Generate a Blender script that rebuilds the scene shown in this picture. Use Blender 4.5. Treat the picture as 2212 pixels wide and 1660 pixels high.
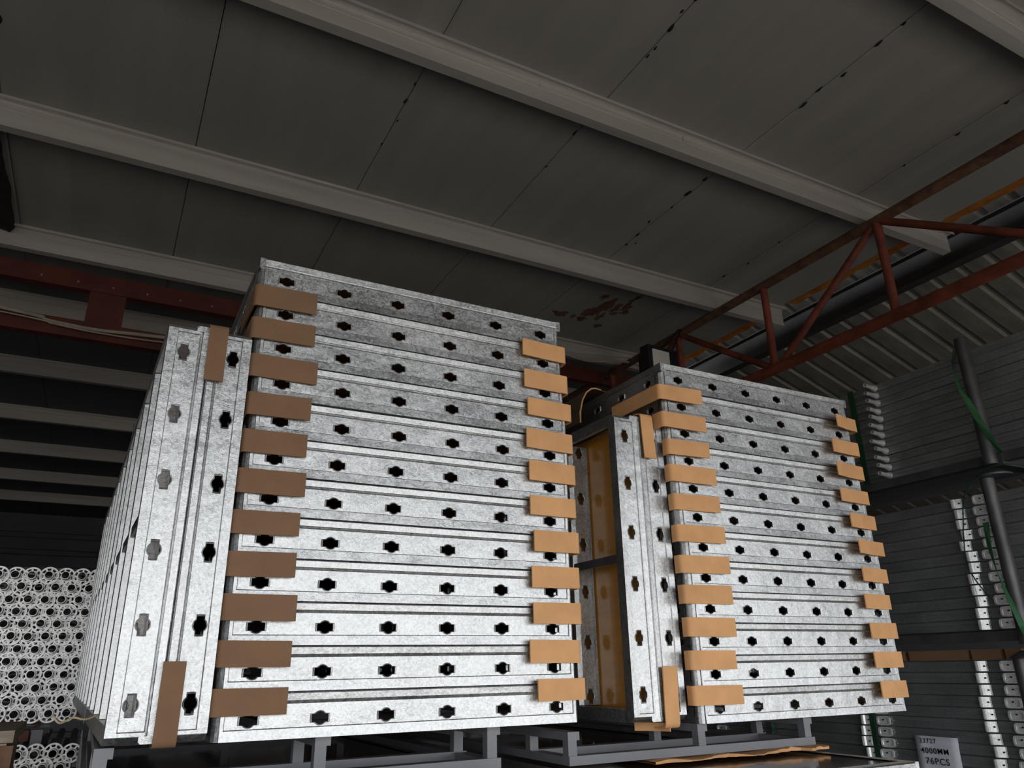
import bpy, math, random
from mathutils import Matrix, Vector
random.seed(7)
PI = math.pi
sc = bpy.context.scene
for o in list(bpy.data.objects):
    bpy.data.objects.remove(o)
col = sc.collection

# ------------------------------------------------------------------ camera
F_PX, YAW, PITCH, ROLL = 1616.5, math.radians(28.2963), math.radians(20.7137), math.radians(-1.0508)
CAM_Z = 1.6
fw = Vector((math.sin(YAW) * math.cos(PITCH), math.cos(YAW) * math.cos(PITCH), math.sin(PITCH)))
rt = Vector((math.cos(YAW), -math.sin(YAW), 0))
up = rt.cross(fw)
rt2 = math.cos(ROLL) * rt + math.sin(ROLL) * up
up2 = -math.sin(ROLL) * rt + math.cos(ROLL) * up
cam = bpy.data.cameras.new('camera')
cam.sensor_fit = 'HORIZONTAL'
cam.sensor_width = 36
cam.lens = F_PX / 2212 * 36
cam.clip_start = 0.05
camo = bpy.data.objects.new('camera', cam)
col.objects.link(camo)
M = Matrix((rt2, up2, -fw)).transposed().to_4x4()
M.translation = (0, 0, CAM_Z)
camo.matrix_world = M
sc.camera = camo

# ------------------------------------------------------------------ light: overcast sky entering by the open front behind the camera
w = bpy.data.worlds.new('overcast')
sc.world = w
w.use_nodes = True
bg = w.node_tree.nodes['Background']
bg.inputs['Color'].default_value = (0.93, 0.97, 1.0, 1)
bg.inputs['Strength'].default_value = 3.0
OPEN_Y, OPEN_X0, OPEN_X1, OPEN_Z = -2.2, -6.0, 8.0, 2.75
pl = bpy.data.lights.new('door_portal', 'AREA')
pl.shape = 'RECTANGLE'
pl.size = OPEN_X1 - OPEN_X0
pl.size_y = OPEN_Z
pl.cycles.is_portal = True
po = bpy.data.objects.new('door_portal', pl)
po.location = ((OPEN_X0 + OPEN_X1) / 2, OPEN_Y, OPEN_Z / 2)
po.rotation_euler = (PI / 2, 0, 0)          # faces +Y, into the hall
col.objects.link(po)
sc.view_settings.view_transform = 'Standard'
sc.view_settings.look = 'None'
sc.view_settings.gamma = 1
sc.view_settings.use_curve_mapping = False
sc.view_settings.exposure = 0.5
sc.cycles.use_denoising = True
sc.cycles.max_bounces = 8

# ------------------------------------------------------------------ materials
def nodes_of(name):
    m = bpy.data.materials.new(name)
    m.use_nodes = True
    nt = m.node_tree
    return m, nt, nt.nodes['Principled BSDF']

def coord(nt, scale=(1, 1, 1), rnd=True, obj=True):
    tc = nt.nodes.new('ShaderNodeTexCoord')
    mp = nt.nodes.new('ShaderNodeMapping')
    mp.inputs['Scale'].default_value = scale
    out = tc.outputs['Object' if obj else 'Generated']
    nt.links.new(out, mp.inputs['Vector'])
    if rnd:
        oi = nt.nodes.new('ShaderNodeObjectInfo')
        ml = nt.nodes.new('ShaderNodeMath'); ml.operation = 'MULTIPLY'
        ml.inputs[1].default_value = 37.0
        nt.links.new(oi.outputs['Random'], ml.inputs[0])
        nt.links.new(ml.outputs[0], mp.inputs['Location'])
    return mp.outputs['Vector']

def noise(nt, vec, scale, detail=4, rough=0.55):
    n = nt.nodes.new('ShaderNodeTexNoise')
    n.inputs['Scale'].default_value = scale
    n.inputs['Detail'].default_value = detail
    n.inputs['Roughness'].default_value = rough
    nt.links.new(vec, n.inputs['Vector'])
    return n.outputs['Fac']

def ramp(nt, fac, stops):
    r = nt.nodes.new('ShaderNodeValToRGB')
    while len(r.color_ramp.elements) < len(stops):
        r.color_ramp.elements.new(0.5)
    for e, (p, c) in zip(r.color_ramp.elements, stops):
        e.position = p
        e.color = (c[0], c[1], c[2], 1) if hasattr(c, '__len__') else (c, c, c, 1)
    nt.links.new(fac, r.inputs['Fac'])
    return r.outputs['Color']

def bump(nt, b, h, strength, dist=0.002):
    n = nt.nodes.new('ShaderNodeBump')
    n.inputs['Strength'].default_value = strength
    n.inputs['Distance'].default_value = dist
    nt.links.new(h, n.inputs['Height'])
    nt.links.new(n.outputs['Normal'], b.inputs['Normal'])

def simple(name, color, rough=0.6, metal=0.0, var=0.25, vscale=6, bstr=0.0, bscale=60, scale=(1, 1, 1), rnd=True):
    m, nt, b = nodes_of(name)
    v = coord(nt, scale, rnd)
    f = noise(nt, v, vscale)
    lo = [c * (1 - var) for c in color]
    hi = [min(1, c * (1 + var)) for c in color]
    c = ramp(nt, f, [(0.3, lo), (0.7, hi)])
    nt.links.new(c, b.inputs['Base Color'])
    b.inputs['Roughness'].default_value = rough
    b.inputs['Metallic'].default_value = metal
    if bstr:
        bump(nt, b, noise(nt, v, bscale), bstr)
    return m

def galv(name, base=0.50, rough=(0.35, 0.50), tint=(0.975, 0.985, 1.0), spangle=1.0, bstr=0.38, metal=1.0):
    m, nt, b = nodes_of(name)
    v = coord(nt)
    bigr = noise(nt, v, 5, 3)
    bm = nt.nodes.new('ShaderNodeMath'); bm.operation = 'MULTIPLY'; bm.inputs[1].default_value = 0.8
    nt.links.new(bigr, bm.inputs[0]); big = bm.outputs[0]
    vo = nt.nodes.new('ShaderNodeTexVoronoi')
    vo.inputs['Scale'].default_value = 210
    nt.links.new(v, vo.inputs['Vector'])
    vo2 = nt.nodes.new('ShaderNodeTexVoronoi')
    vo2.feature = 'DISTANCE_TO_EDGE'
    vo2.inputs['Scale'].default_value = 95
    nt.links.new(v, vo2.inputs['Vector'])
    sep = nt.nodes.new('ShaderNodeSeparateColor')
    nt.links.new(vo.outputs['Color'], sep.inputs[0])
    fine = noise(nt, v, 480, 2, 0.7)
    # streaks and wear: stretched noise
    mix = nt.nodes.new('ShaderNodeMath'); mix.operation = 'MULTIPLY_ADD'
    mix.inputs[1].default_value = 0.42 * spangle
    nt.links.new(sep.outputs[0], mix.inputs[0]); nt.links.new(big, mix.inputs[2])
    mix2 = nt.nodes.new('ShaderNodeMath'); mix2.operation = 'MULTIPLY_ADD'
    mix2.inputs[1].default_value = 0.55
    nt.links.new(fine, mix2.inputs[0]); nt.links.new(mix.outputs[0], mix2.inputs[2])
    lo = [base * 0.70 * t for t in tint]; hi = [min(1, base * 1.42) * t for t in tint]
    nm = nt.nodes.new('ShaderNodeMapRange')
    nm.inputs['From Min'].default_value = 0.55; nm.inputs['From Max'].default_value = 1.2
    nt.links.new(mix2.outputs[0], nm.inputs['Value'])
    c = ramp(nt, nm.outputs[0], [(0.0, lo), (1.0, hi)])
    nt.links.new(c, b.inputs['Base Color'])
    rr = nt.nodes.new('ShaderNodeMapRange')
    rr.inputs['From Min'].default_value = 0.6; rr.inputs['From Max'].default_value = 1.2
    rr.inputs['To Min'].default_value = rough[0]; rr.inputs['To Max'].default_value = rough[1]
    nt.links.new(mix2.outputs[0], rr.inputs['Value'])
    nt.links.new(rr.outputs[0], b.inputs['Roughness'])
    b.inputs['Metallic'].default_value = metal
    hsum = nt.nodes.new('ShaderNodeMath'); hsum.operation = 'MULTIPLY_ADD'
    hsum.inputs[1].default_value = 1.2
    nt.links.new(noise(nt, v, 170, 3, 0.65), hsum.inputs[0]); nt.links.new(fine, hsum.inputs[2])
    hs2 = nt.nodes.new('ShaderNodeMath'); hs2.operation = 'MULTIPLY_ADD'; hs2.inputs[1].default_value = 6.0
    nt.links.new(noise(nt, v, 22, 2, 0.5), hs2.inputs[0]); nt.links.new(hsum.outputs[0], hs2.inputs[2])
    bump(nt, b, hs2.outputs[0], bstr, 0.0012)
    return m

MAT = {}
MAT['galv'] = galv('galvanised_steel')
MAT['galv_beam'] = galv('dull_galvanised_beam', 0.33, (0.36, 0.5), (0.95, 0.98, 1.0), 0.5, 0.15, 0.7)
MAT['galv_bright'] = galv('bright_galvanised', 0.85, (0.22, 0.38), (1, 1, 1), 0.3, 0.15, 0.45)
MAT['galv_tube'] = galv('galvanised_tube', 0.6, (0.35, 0.5), (1.0, 0.98, 0.97), 0.6, 0.2, 0.85)
MAT['purlin'] = simple('galvanised_purlin', (0.52, 0.49, 0.46), 0.5, 0.35, 0.12, 3, scale=(0.3, 3, 3))
MAT['grey_paint'] = simple('grey_painted_steel', (0.16, 0.16, 0.175), 0.45, 0.0, 0.12, 5, 0.1, 120)
MAT['dark_steel'] = simple('dark_steel', (0.10, 0.095, 0.10), 0.45, 0.5, 0.3, 9, 0.15, 90)
MAT['beam_dark'] = simple('dark_eave_beam', (0.045, 0.042, 0.042), 0.6, 0.2, 0.2, 4)
MAT['red'] = simple('red_oxide_paint', (0.20, 0.047, 0.027), 0.6, 0.0, 0.45, 7, 0.1, 80)
MAT['red_flat'] = simple('red_oxide_angle', (0.11, 0.024, 0.016), 0.65, 0.0, 0.3, 4)
MAT['black'] = simple('black_plastic', (0.012, 0.012, 0.014), 0.5)
MAT['lens'] = simple('frosted_lens', (0.75, 0.73, 0.70), 0.35, 0, 0.04)
MAT['concrete'] = simple('concrete', (0.12, 0.108, 0.098), 0.8, 0, 0.25, 1.5, 0.2, 30, rnd=False)
MAT['yard'] = simple('concrete_yard', (0.40, 0.36, 0.31), 0.85, 0, 0.15, 0.5, rnd=False)
MAT['wall'] = simple('wall_cladding', (0.16, 0.16, 0.17), 0.7, 0, 0.15, 1.0, rnd=False)
MAT['corrugated'] = simple('corrugated_sheet', (0.27, 0.25, 0.22), 0.55, 0.3, 0.25, 3, scale=(0.4, 3, 3))
MAT['strap'] = simple('green_strap', (0.035, 0.12, 0.05), 0.2, 0, 0.2, 8)
MAT['strap_dark'] = simple('dark_green_strap', (0.015, 0.06, 0.025), 0.3, 0, 0.2, 8)
MAT['rope'] = simple('tie_cord', (0.55, 0.42, 0.26), 0.8, 0, 0.2, 40)
MAT['cable'] = simple('pale_conduit', (0.42, 0.36, 0.29), 0.55, 0, 0.2, 6)
MAT['paper'] = simple('white_paper', (0.62, 0.62, 0.70), 0.7, 0, 0.05, 9, 0.25, 18)
MAT['ink'] = simple('black_ink', (0.01, 0.01, 0.012), 0.6)
MAT['wood'] = simple('worn_timber', (0.26, 0.22, 0.17), 0.75, 0, 0.35, 10, 0.3, 60, scale=(1, 6, 6))
MAT['rust'] = simple('rusted_steel', (0.14, 0.07, 0.04), 0.75, 0.1, 0.5, 14, 0.3, 70)
MAT['torn'] = simple('black_felt_and_gap', (0.012, 0.010, 0.010), 0.95, 0, 0.4, 12)

def cardboard(name, color):
    m, nt, b = nodes_of(name)
    v = coord(nt, (1, 1, 1))
    f = noise(nt, v, 14, 3)
    c = ramp(nt, f, [(0.3, [x * 0.9 for x in color]), (0.7, [x * 1.08 for x in color])])
    nt.links.new(c, b.inputs['Base Color'])
    b.inputs['Roughness'].default_value = 0.85
    wv = nt.nodes.new('ShaderNodeTexWave')
    wv.inputs['Scale'].default_value = 70
    wv.inputs['Distortion'].default_value = 0.4
    nt.links.new(v, wv.inputs['Vector'])
    bump(nt, b, wv.outputs['Fac'], 0.10, 0.001)
    return m
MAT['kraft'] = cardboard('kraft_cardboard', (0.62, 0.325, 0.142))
MAT['kraft_shaded_brown'] = cardboard('shaded_brown_cardboard', (0.185, 0.10, 0.052))  # shading of the left-hand strips put into the colour; rack pads are truly brown
MAT['coated_board'] = simple('coated_brown_board', (0.10, 0.065, 0.035), 0.35, 0, 0.25, 5)

def plywood(name, color, rough):
    m, nt, b = nodes_of(name)
    v = coord(nt, (6, 0.7, 6))
    c = ramp(nt, noise(nt, v, 5, 5), [(0.25, [x * 0.75 for x in color]), (0.75, [x * 1.2 for x in color])])
    nt.links.new(c, b.inputs['Base Color'])
    b.inputs['Roughness'].default_value = rough
    b.inputs['Coat Weight'].default_value = 0.6
    b.inputs['Coat Roughness'].default_value = 0.07
    return m
MAT['ply_orange'] = plywood('varnished_orange_plywood', (0.52, 0.23, 0.035), 0.3)
MAT['ply_brown'] = plywood('brown_film_plywood', (0.055, 0.036, 0.022), 0.22)

def roof_mat():
    m, nt, b = nodes_of('white_roof_panel')
    v = coord(nt, (2.2, 0.25, 1), False)
    f = noise(nt, v, 2.2, 6, 0.6)
    v2 = coord(nt, (1, 1, 1), False)
    g = noise(nt, v2, 1.3, 3)
    mu = nt.nodes.new('ShaderNodeMath'); mu.operation = 'MULTIPLY_ADD'; mu.inputs[1].default_value = 0.5
    nt.links.new(g, mu.inputs[0]); nt.links.new(f, mu.inputs[2])
    c = ramp(nt, mu.outputs[0], [(0.45, (0.25, 0.24, 0.222)), (1.0, (0.33, 0.315, 0.292))])
    nt.links.new(c, b.inputs['Base Color'])
    b.inputs['Roughness'].default_value = 0.6
    return m
MAT['roof'] = roof_mat()
MAT['roof_grey'] = simple('grey_roof_panel', (0.12, 0.12, 0.13), 0.65, 0, 0.12, 1.5, rnd=False)  # darker grey for the panels beyond the cross truss

def foam_mat():
    m, nt, b = nodes_of('aged_orange_foam')
    v = coord(nt, (1, 1, 1), False)
    c = ramp(nt, noise(nt, v, 9, 4), [(0.3, (0.75, 0.30, 0.06)), (0.7, (1.0, 0.62, 0.24))])
    nt.links.new(c, b.inputs['Base Color'])
    b.inputs['Roughness'].default_value = 0.8
    tr = nt.nodes.new('ShaderNodeBsdfTranslucent')
    nt.links.new(c, tr.inputs['Color'])
    mx = nt.nodes.new('ShaderNodeMixShader'); mx.inputs[0].default_value = 0.75
    nt.links.new(b.outputs[0], mx.inputs[1]); nt.links.new(tr.outputs[0], mx.inputs[2])
    nt.links.new(mx.outputs[0], nt.nodes['Material Output'].inputs['Surface'])
    return m
MAT['foam'] = foam_mat()

def film_mat():
    m, nt, b = nodes_of('stretch_film')
    v = coord(nt, (1.2, 1, 9), False)
    f = noise(nt, v, 9, 5, 0.65)
    c = ramp(nt, f, [(0.55, 0.02), (0.72, 0.40)])
    tr = nt.nodes.new('ShaderNodeBsdfTransparent')
    mx = nt.nodes.new('ShaderNodeMixShader')
    b.inputs['Base Color'].default_value = (0.75, 0.74, 0.73, 1)
    b.inputs['Roughness'].default_value = 0.2
    nt.links.new(c, mx.inputs[0])
    nt.links.new(tr.outputs[0], mx.inputs[1]); nt.links.new(b.outputs[0], mx.inputs[2])
    nt.links.new(mx.outputs[0], nt.nodes['Material Output'].inputs['Surface'])
    bump(nt, b, f, 0.6, 0.01)
    return m
MAT['film'] = film_mat()

# ------------------------------------------------------------------ helpers
class MB:
    def __init__(s):
        s.v = []; s.f = []; s.m = []
    def add(s, vs, fs, mi=0):
        n = len(s.v); s.v += [tuple(p) for p in vs]
        s.f += [[i + n for i in f] for f in fs]; s.m += [mi] * len(fs)
        return s
    def box(s, x0, x1, y0, y1, z0, z1, mi=0):
        return s.add([(x0, y0, z0), (x1, y0, z0), (x1, y1, z0), (x0, y1, z0), (x0, y0, z1), (x1, y0, z1), (x1, y1, z1), (x0, y1, z1)],
                     [(0, 3, 2, 1), (4, 5, 6, 7), (0, 1, 5, 4), (1, 2, 6, 5), (2, 3, 7, 6), (3, 0, 4, 7)], mi)
    def quad(s, a, b, c, d, mi=0):
        return s.add([a, b, c, d], [(0, 1, 2, 3)], mi)
    def tube(s, p0, p1, r, n=12, r1=None, cap=True, mi=0):
        p0, p1 = Vector(p0), Vector(p1); r1 = r if r1 is None else r1
        d = (p1 - p0).normalized()
        a = d.orthogonal().normalized(); b = d.cross(a)
        vs = []
        for p, rr in ((p0, r), (p1, r1)):
            for i in range(n):
                t = 2 * PI * i / n
                vs.append(p + rr * (math.cos(t) * a + math.sin(t) * b))
        fs = [(i, (i + 1) % n, n + (i + 1) % n, n + i) for i in range(n)]
        if cap:
            fs += [tuple(range(n - 1, -1, -1)), tuple(range(n, 2 * n))]
        return s.add(vs, fs, mi)
    def pipe(s, p0, p1, ro, ri, n=14, mi=0):          # hollow tube
        p0, p1 = Vector(p0), Vector(p1); d = (p1 - p0).normalized()
        a = d.orthogonal().normalized(); b = d.cross(a); vs = []
        for p, rr in ((p0, ro), (p1, ro), (p1, ri), (p0, ri)):
            for i in range(n):
                t = 2 * PI * i / n
                vs.append(p + rr * (math.cos(t) * a + math.sin(t) * b))
        fs = []
        for k in range(4):
            for i in range(n):
                fs.append((k * n + i, k * n + (i + 1) % n, ((k + 1) % 4) * n + (i + 1) % n, ((k + 1) % 4) * n + i))
        return s.add(vs, fs, mi)
    def path(s, pts, r, n=6, mi=0):
        for a, b in zip(pts, pts[1:]):
            s.tube(a, b, r, n, mi=mi)
        return s
    def prof(s, prof, axis, a0, a1, closed=True, mi=0, cap=True):
        # extrude a 2D profile along an axis: axis 0: (y,z) along x; 1: (x,z) along y; 2: (x,y) along z
        n = len(prof); vs = []
        for a in (a0, a1):
            for p in prof:
                vs.append({0: (a, p[0], p[1]), 1: (p[0], a, p[1]), 2: (p[0], p[1], a)}[axis])
        m = n if closed else n - 1
        fs = [(i, (i + 1) % n, n + (i + 1) % n, n + i) for i in range(m)]
        if closed and cap:
            fs += [tuple(range(n - 1, -1, -1)), tuple(range(n, 2 * n))]
        return s.add(vs, fs, mi)
    def ribbon(s, prof_pts, z0, z1, th, axis=2, mi=0):
        # thick band: centre polyline in a plane, offset to both sides, extruded
        P = [Vector((p[0], p[1])) for p in prof_pts]; L = []; R = []
        for i, p in enumerate(P):
            t = (P[min(i + 1, len(P) - 1)] - P[max(i - 1, 0)]).normalized()
            nn = Vector((-t.y, t.x)) * th / 2
            L.append(p + nn); R.append(p - nn)
        loop = [tuple(q) for q in L] + [tuple(q) for q in reversed(R)]
        n = len(P); vs = []
        for a in (z0, z1):
            for p in loop:
                vs.append({0: (a, p[0], p[1]), 1: (p[0], a, p[1]), 2: (p[0], p[1], a)}[axis])
        k = len(loop)
        fs = [(i, (i + 1) % k, k + (i + 1) % k, k + i) for i in range(k)]
        for i in range(n - 1):
            j = k - 1 - i
            fs.append((i, j, j - 1, i + 1)); fs.append((k + i, k + i + 1, k + j - 1, k + j))
        return s.add(vs, fs, mi)
    def mesh(s, name, mats, smooth=None):
        me = bpy.data.meshes.new(name)
        me.from_pydata(s.v, [], s.f)
        for m in (mats if isinstance(mats, (list, tuple)) else [mats]):
            me.materials.append(MAT[m])
        for p, k in zip(me.polygons, s.m):
            p.material_index = k
        if smooth:
            me.polygons.foreach_set('use_smooth', [True] * len(me.polygons))
            me.set_sharp_from_angle(angle=math.radians(smooth))
        me.update()
        return me

def link(name, data, parent=None, loc=None, rot=None):
    o = bpy.data.objects.new(name, data)
    col.objects.link(o)
    if parent: o.parent = parent
    if loc: o.location = loc
    if rot: o.rotation_euler = rot
    return o
def tag(o, label=None, cat=None, group=None, kind=None):
    for k, v in (('label', label), ('category', cat), ('group', group), ('kind', kind)):
        if v: o[k] = v
    return o
def empty(name, loc, rot=(0, 0, 0)):
    return link(name, None, None, loc, rot)
ORD = ['topmost', 'second', 'third', 'fourth', 'fifth', 'sixth', 'seventh', 'eighth', 'ninth', 'tenth', 'eleventh', 'twelfth', 'thirteenth', 'fourteenth', 'fifteenth']
NTH = ['first'] + ORD[1:]

# ------------------------------------------------------------------ setting: hall
ROOF_Z = 4.6
HALL_X0, HALL_X1, HALL_Y1 = -7.0, 9.6, 17.5
def struct(name, mb, mat, smooth=None, parent=None, label=None):
    o = link(name, mb.mesh(name, mat, smooth), parent)
    if not parent: o['kind'] = 'structure'
    if label: o['label'] = label
    return o
struct('floor', MB().box(HALL_X0, HALL_X1, OPEN_Y, HALL_Y1, -0.1, 0), 'concrete')
yard = struct('floor_yard', MB().box(-40, 40, -60, OPEN_Y, -0.12, -0.02), 'yard')
struct('wall_left', MB().box(HALL_X0 - 0.15, HALL_X0, OPEN_Y, HALL_Y1, 0, 5.2), 'wall')
wr = struct('wall_right', MB().box(HALL_X1, HALL_X1 + 0.15, OPEN_Y, HALL_Y1, 0, 5.2), 'wall')
wf = MB()
wf.box(HALL_X0, OPEN_X0, OPEN_Y - 0.15, OPEN_Y, 0, 4.6)
wf.box(OPEN_X1, HALL_X1, OPEN_Y - 0.15, OPEN_Y, 0, 5.2)
wf.box(HALL_X0, OPEN_X1, OPEN_Y - 0.15, OPEN_Y, OPEN_Z, 4.75)
struct('wall_front', wf, 'wall')
wbk = MB().box(HALL_X0, HALL_X1, HALL_Y1, HALL_Y1 + 0.15, 0, 5.2)
wall_back = struct('wall_back', wbk, 'wall')
girt = MB().prof([(0, 0), (-0.05, 0.015), (-0.05, 0.10), (0, 0.12)], 0, HALL_X0, HALL_X1).mesh('girt', 'wall')
for k in range(12):
    link('girt', girt, wall_back, (0, HALL_Y1, 0.5 + 0.33 * k))

# roof of sandwich panels, seams along the depth
ceil = empty('ceiling', (0, 0, 0)); ceil['kind'] = 'structure'
ROOF_EDGE = 5.03
seams = [-6.95, -5.9, -4.9, -3.9, -2.9, -1.9, -0.9, 0.10, 1.105, 2.11, 3.14, 4.19, ROOF_EDGE]
for a, b in zip(seams, seams[1:]):
    g = 0.0022
    mb = MB()
    for yy0, yy1 in ((OPEN_Y, 6.3),):
        mb.prof([(a + g, ROOF_Z + 0.004), (a + g + 0.012, ROOF_Z), (b - g - 0.012, ROOF_Z), (b - g, ROOF_Z + 0.004), (b - g, ROOF_Z + 0.06), (a + g, ROOF_Z + 0.06)], 1, yy0, yy1)
    link('roof_panel', mb.mesh('roof_panel', 'roof'), ceil)
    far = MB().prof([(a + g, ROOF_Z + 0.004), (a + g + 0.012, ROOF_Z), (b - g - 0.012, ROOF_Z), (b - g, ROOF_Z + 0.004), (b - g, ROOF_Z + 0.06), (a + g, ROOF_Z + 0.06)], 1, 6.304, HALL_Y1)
    link('roof_panel', far.mesh('roof_panel', 'roof_grey'), ceil)['label'] = 'dark grey roof panel'
link('roof_cover', MB().box(HALL_X0, ROOF_EDGE, OPEN_Y, HALL_Y1, ROOF_Z + 0.06, ROOF_Z + 0.10).mesh('roof_cover', 'torn'), ceil)
# black sealant drips along the seams
dr = MB()
for (x, y, s) in [(1.10, 3.1, .02), (1.10, 3.25, .03), (1.115, 3.42, .016), (1.10, 3.66, .02), (2.10, 3.05, .03), (2.11, 3.4, .015), (3.12, 3.05, .035), (3.125, 3.22, .05), (3.13, 3.4, .02), (3.10, 3.62, .026),
                  (3.13, 3.8, .03), (3.14, 3.95, .03), (3.19, 3.9, .014), (4.17, 3.4, .02), (4.19, 3.75, .028), (4.16, 4.0, .03), (2.11, 2.16, .045), (2.12, 2.30, .02), (2.09, 2.05, .02), (2.105, 1.96, .02), (2.118, 2.36, .018),
                  (3.14, 1.75, .035), (3.16, 1.98, .03), (3.13, 2.12, .03), (3.15, 2.25, .036), (3.14, 1.6, .02), (4.19, 1.7, .03), (4.2, 2.0, .028), (4.18, 2.35, .02), (-.86, 3.6, .05), (-.9, 3.5, .03)]:
    n = 9; vs = [(x, y, ROOF_Z - 0.012)]; r0 = [random.uniform(.5, 1) for _ in range(n)]
    vs += [(x + .35 * s * r0[i] * math.cos(2 * PI * i / n), y + s * r0[i] * math.sin(2 * PI * i / n), ROOF_Z - 0.001) for i in range(n)]
    dr.add(vs, [(0, 1 + (i + 1) % n, 1 + i) for i in range(n)])
link('sealant_drips', dr.mesh('sealant_drips', 'torn'), ceil)['kind'] = 'stuff'
# scattered dark rot stain near the cross truss, as a peeled felt patch
pe = MB()
for (x, y, rx, ry) in [(3.55 + random.gauss(0, .16) , 4.95 + random.gauss(0, .2), random.uniform(.02, .07), random.uniform(.05, .14)) for _ in range(16)] + [(3.6, 4.9, .07, .2), (3.75, 4.7, .04, .2), (3.3, 5.2, .12, .08)]:
    n = 14; r0 = [random.uniform(.3, 1) for _ in range(n)]
    vs = [(x, y, ROOF_Z - .006)] + [(x + rx * r0[i] * math.cos(2 * PI * i / n), y + ry * r0[i] * math.sin(2 * PI * i / n), ROOF_Z - .0015) for i in range(n)]
    pe.add(vs, [(0, 1 + (i + 1) % n, 1 + i) for i in range(n)])
link('peeled_patch', pe.mesh('peeled_patch', 'rust'), ceil)
# ragged sheet coloured black for the dark roof gap beside the left seam
tf = MB(); pts = []
for i in range(16):
    y = 4.42 + i * (5.80 - 4.42) / 15
    pts.append((y, random.uniform(-.012, .012)))
vs = []
for y, j in pts:
    t = (y - 4.42) / 1.38
    vs += [(-1.25, y, ROOF_Z - .004), (-.925 - .04 * max(0, t - .75) * 4 + j, y, ROOF_Z - .05 - .03 * random.random()), (-.93 + j, y, ROOF_Z - .004)]
tf.add(vs, [f for i in range(15) for f in ((3 * i, 3 * i + 1, 3 * i + 4, 3 * i + 3), (3 * i + 1, 3 * i + 2, 3 * i + 5, 3 * i + 4))])
link('dark_gap_sheet', tf.mesh('dark_gap_sheet', 'torn'), ceil)
# orange foam lip on the cut right edge
def foam(y0, y1):
    n = max(2, int((y1 - y0) / .046)); rows = []
    for i in range(n + 1):
        y = y0 + (y1 - y0) * i / n
        ph = (y % .23) / .23
        ex = .095 + .045 * (ph if ph < .8 else (1 - ph) * 4) + random.uniform(-.006, .006)
        rows.append([(ROOF_EDGE, y, ROOF_Z + .001), (ROOF_EDGE + ex * .6, y, ROOF_Z + .004 + random.uniform(0, .004)), (ROOF_EDGE + ex, y, ROOF_Z + .016), (ROOF_EDGE + ex, y, ROOF_Z + .03), (ROOF_EDGE, y, ROOF_Z + .055)])
    mb = MB(); m = 5
    mb.add([p for r in rows for p in r], [(i * m + j, i * m + j + 1, (i + 1) * m + j + 1, (i + 1) * m + j) for i in range(n) for j in range(m - 1)] + [(0, 1, 2, 3, 4), tuple(n * m + j for j in (4, 3, 2, 1, 0))])
    return mb
for a, b in ((0.6, 1.9), (1.98, 2.66), (2.95, 4.12), (4.42, 5.62), (5.85, 7.2), (7.6, 9.0)):
    link('foam_lip', foam(a, b).mesh('foam_lip', 'foam'), ceil)['label'] = 'ragged orange foam edge'

# purlins (Z section): top flange towards the front, web, bottom flange behind
def purlin(y, h, x0, x1):
    t = .003
    z0, z1 = ROOF_Z - h, ROOF_Z
    f = .058
    pr = [(y - f, z1 - .018), (y - f, z1 - .001), (y + t, z1 - .001), (y + t, z0 + h * .66 + .004), (y + t + .003, z0 + h * .66), (y + t, z0 + h * .66 - .004), (y + t, z0 + t), (y + f, z0 + t), (y + f, z0 + .018), (y + f - t, z0 + .018), (y + f - t, z0 + 2 * t),
          (y, z0), (y, z0 + h * .66 - .004), (y + .003, z0 + h * .66), (y, z0 + h * .66 + .004), (y, z1 - .001 - t), (y - f + t, z1 - .001 - t), (y - f + t, z1 - .018)]
    # simple closed strip: build with two faces sides
    mb = MB()
    path = [(y - f, z1 - .02), (y - f, z1 - .002), (y, z1 - .002), (y, z0 + h * .66 + .003), (y + .004, z0 + h * .66), (y, z0 + h * .66 - .003), (y, z0), (y + f, z0), (y + f, z0 + .018)]
    mb.ribbon(path, x0, x1, .003, axis=0)
    for cx in [x0 + .7 + 1.0 * k for k in range(int(x1 - x0) - 1)]:
        mb.box(cx - .004, cx + .004, y - .006, y - .001, z0 + h * .66, z1 - .01)
    return mb
PUR = [(-1.7, .14), (-.2, .14), (1.33, .14), (2.773, .133), (4.25, .16), (5.70, .15), (6.86, .15), (8.45, .155), (10.15, .155), (11.85, .155), (13.6, .155), (15.3, .155)]
plabel = {2.773: 'pale steel purlin crossing the roof high above both stacks', 4.25: 'long pale steel purlin crossing the roof just above the left stack', 5.70: 'steel purlin just above the red cross truss', 1.33: 'steel purlin clipped by the upper right corner of the picture', 6.86: 'grey purlin seen between the chords of the red cross truss'}
for i, (y, h) in enumerate(PUR):
    o = link('roof_purlin', purlin(y, h, HALL_X0, 5.26 if y < 3 else (5.09 if y < 6 else 5.0)).mesh('roof_purlin', 'purlin'))
    lab = plabel.get(y)
    if not lab:
        lab = ('steel purlin above the open front behind the viewer, %s row' % NTH[i]) if y < 0 else ('dark steel purlin far back at the left, %s one behind the red cross truss' % NTH[i - 6])
    tag(o, lab, 'purlin', 'roof purlins')

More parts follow.
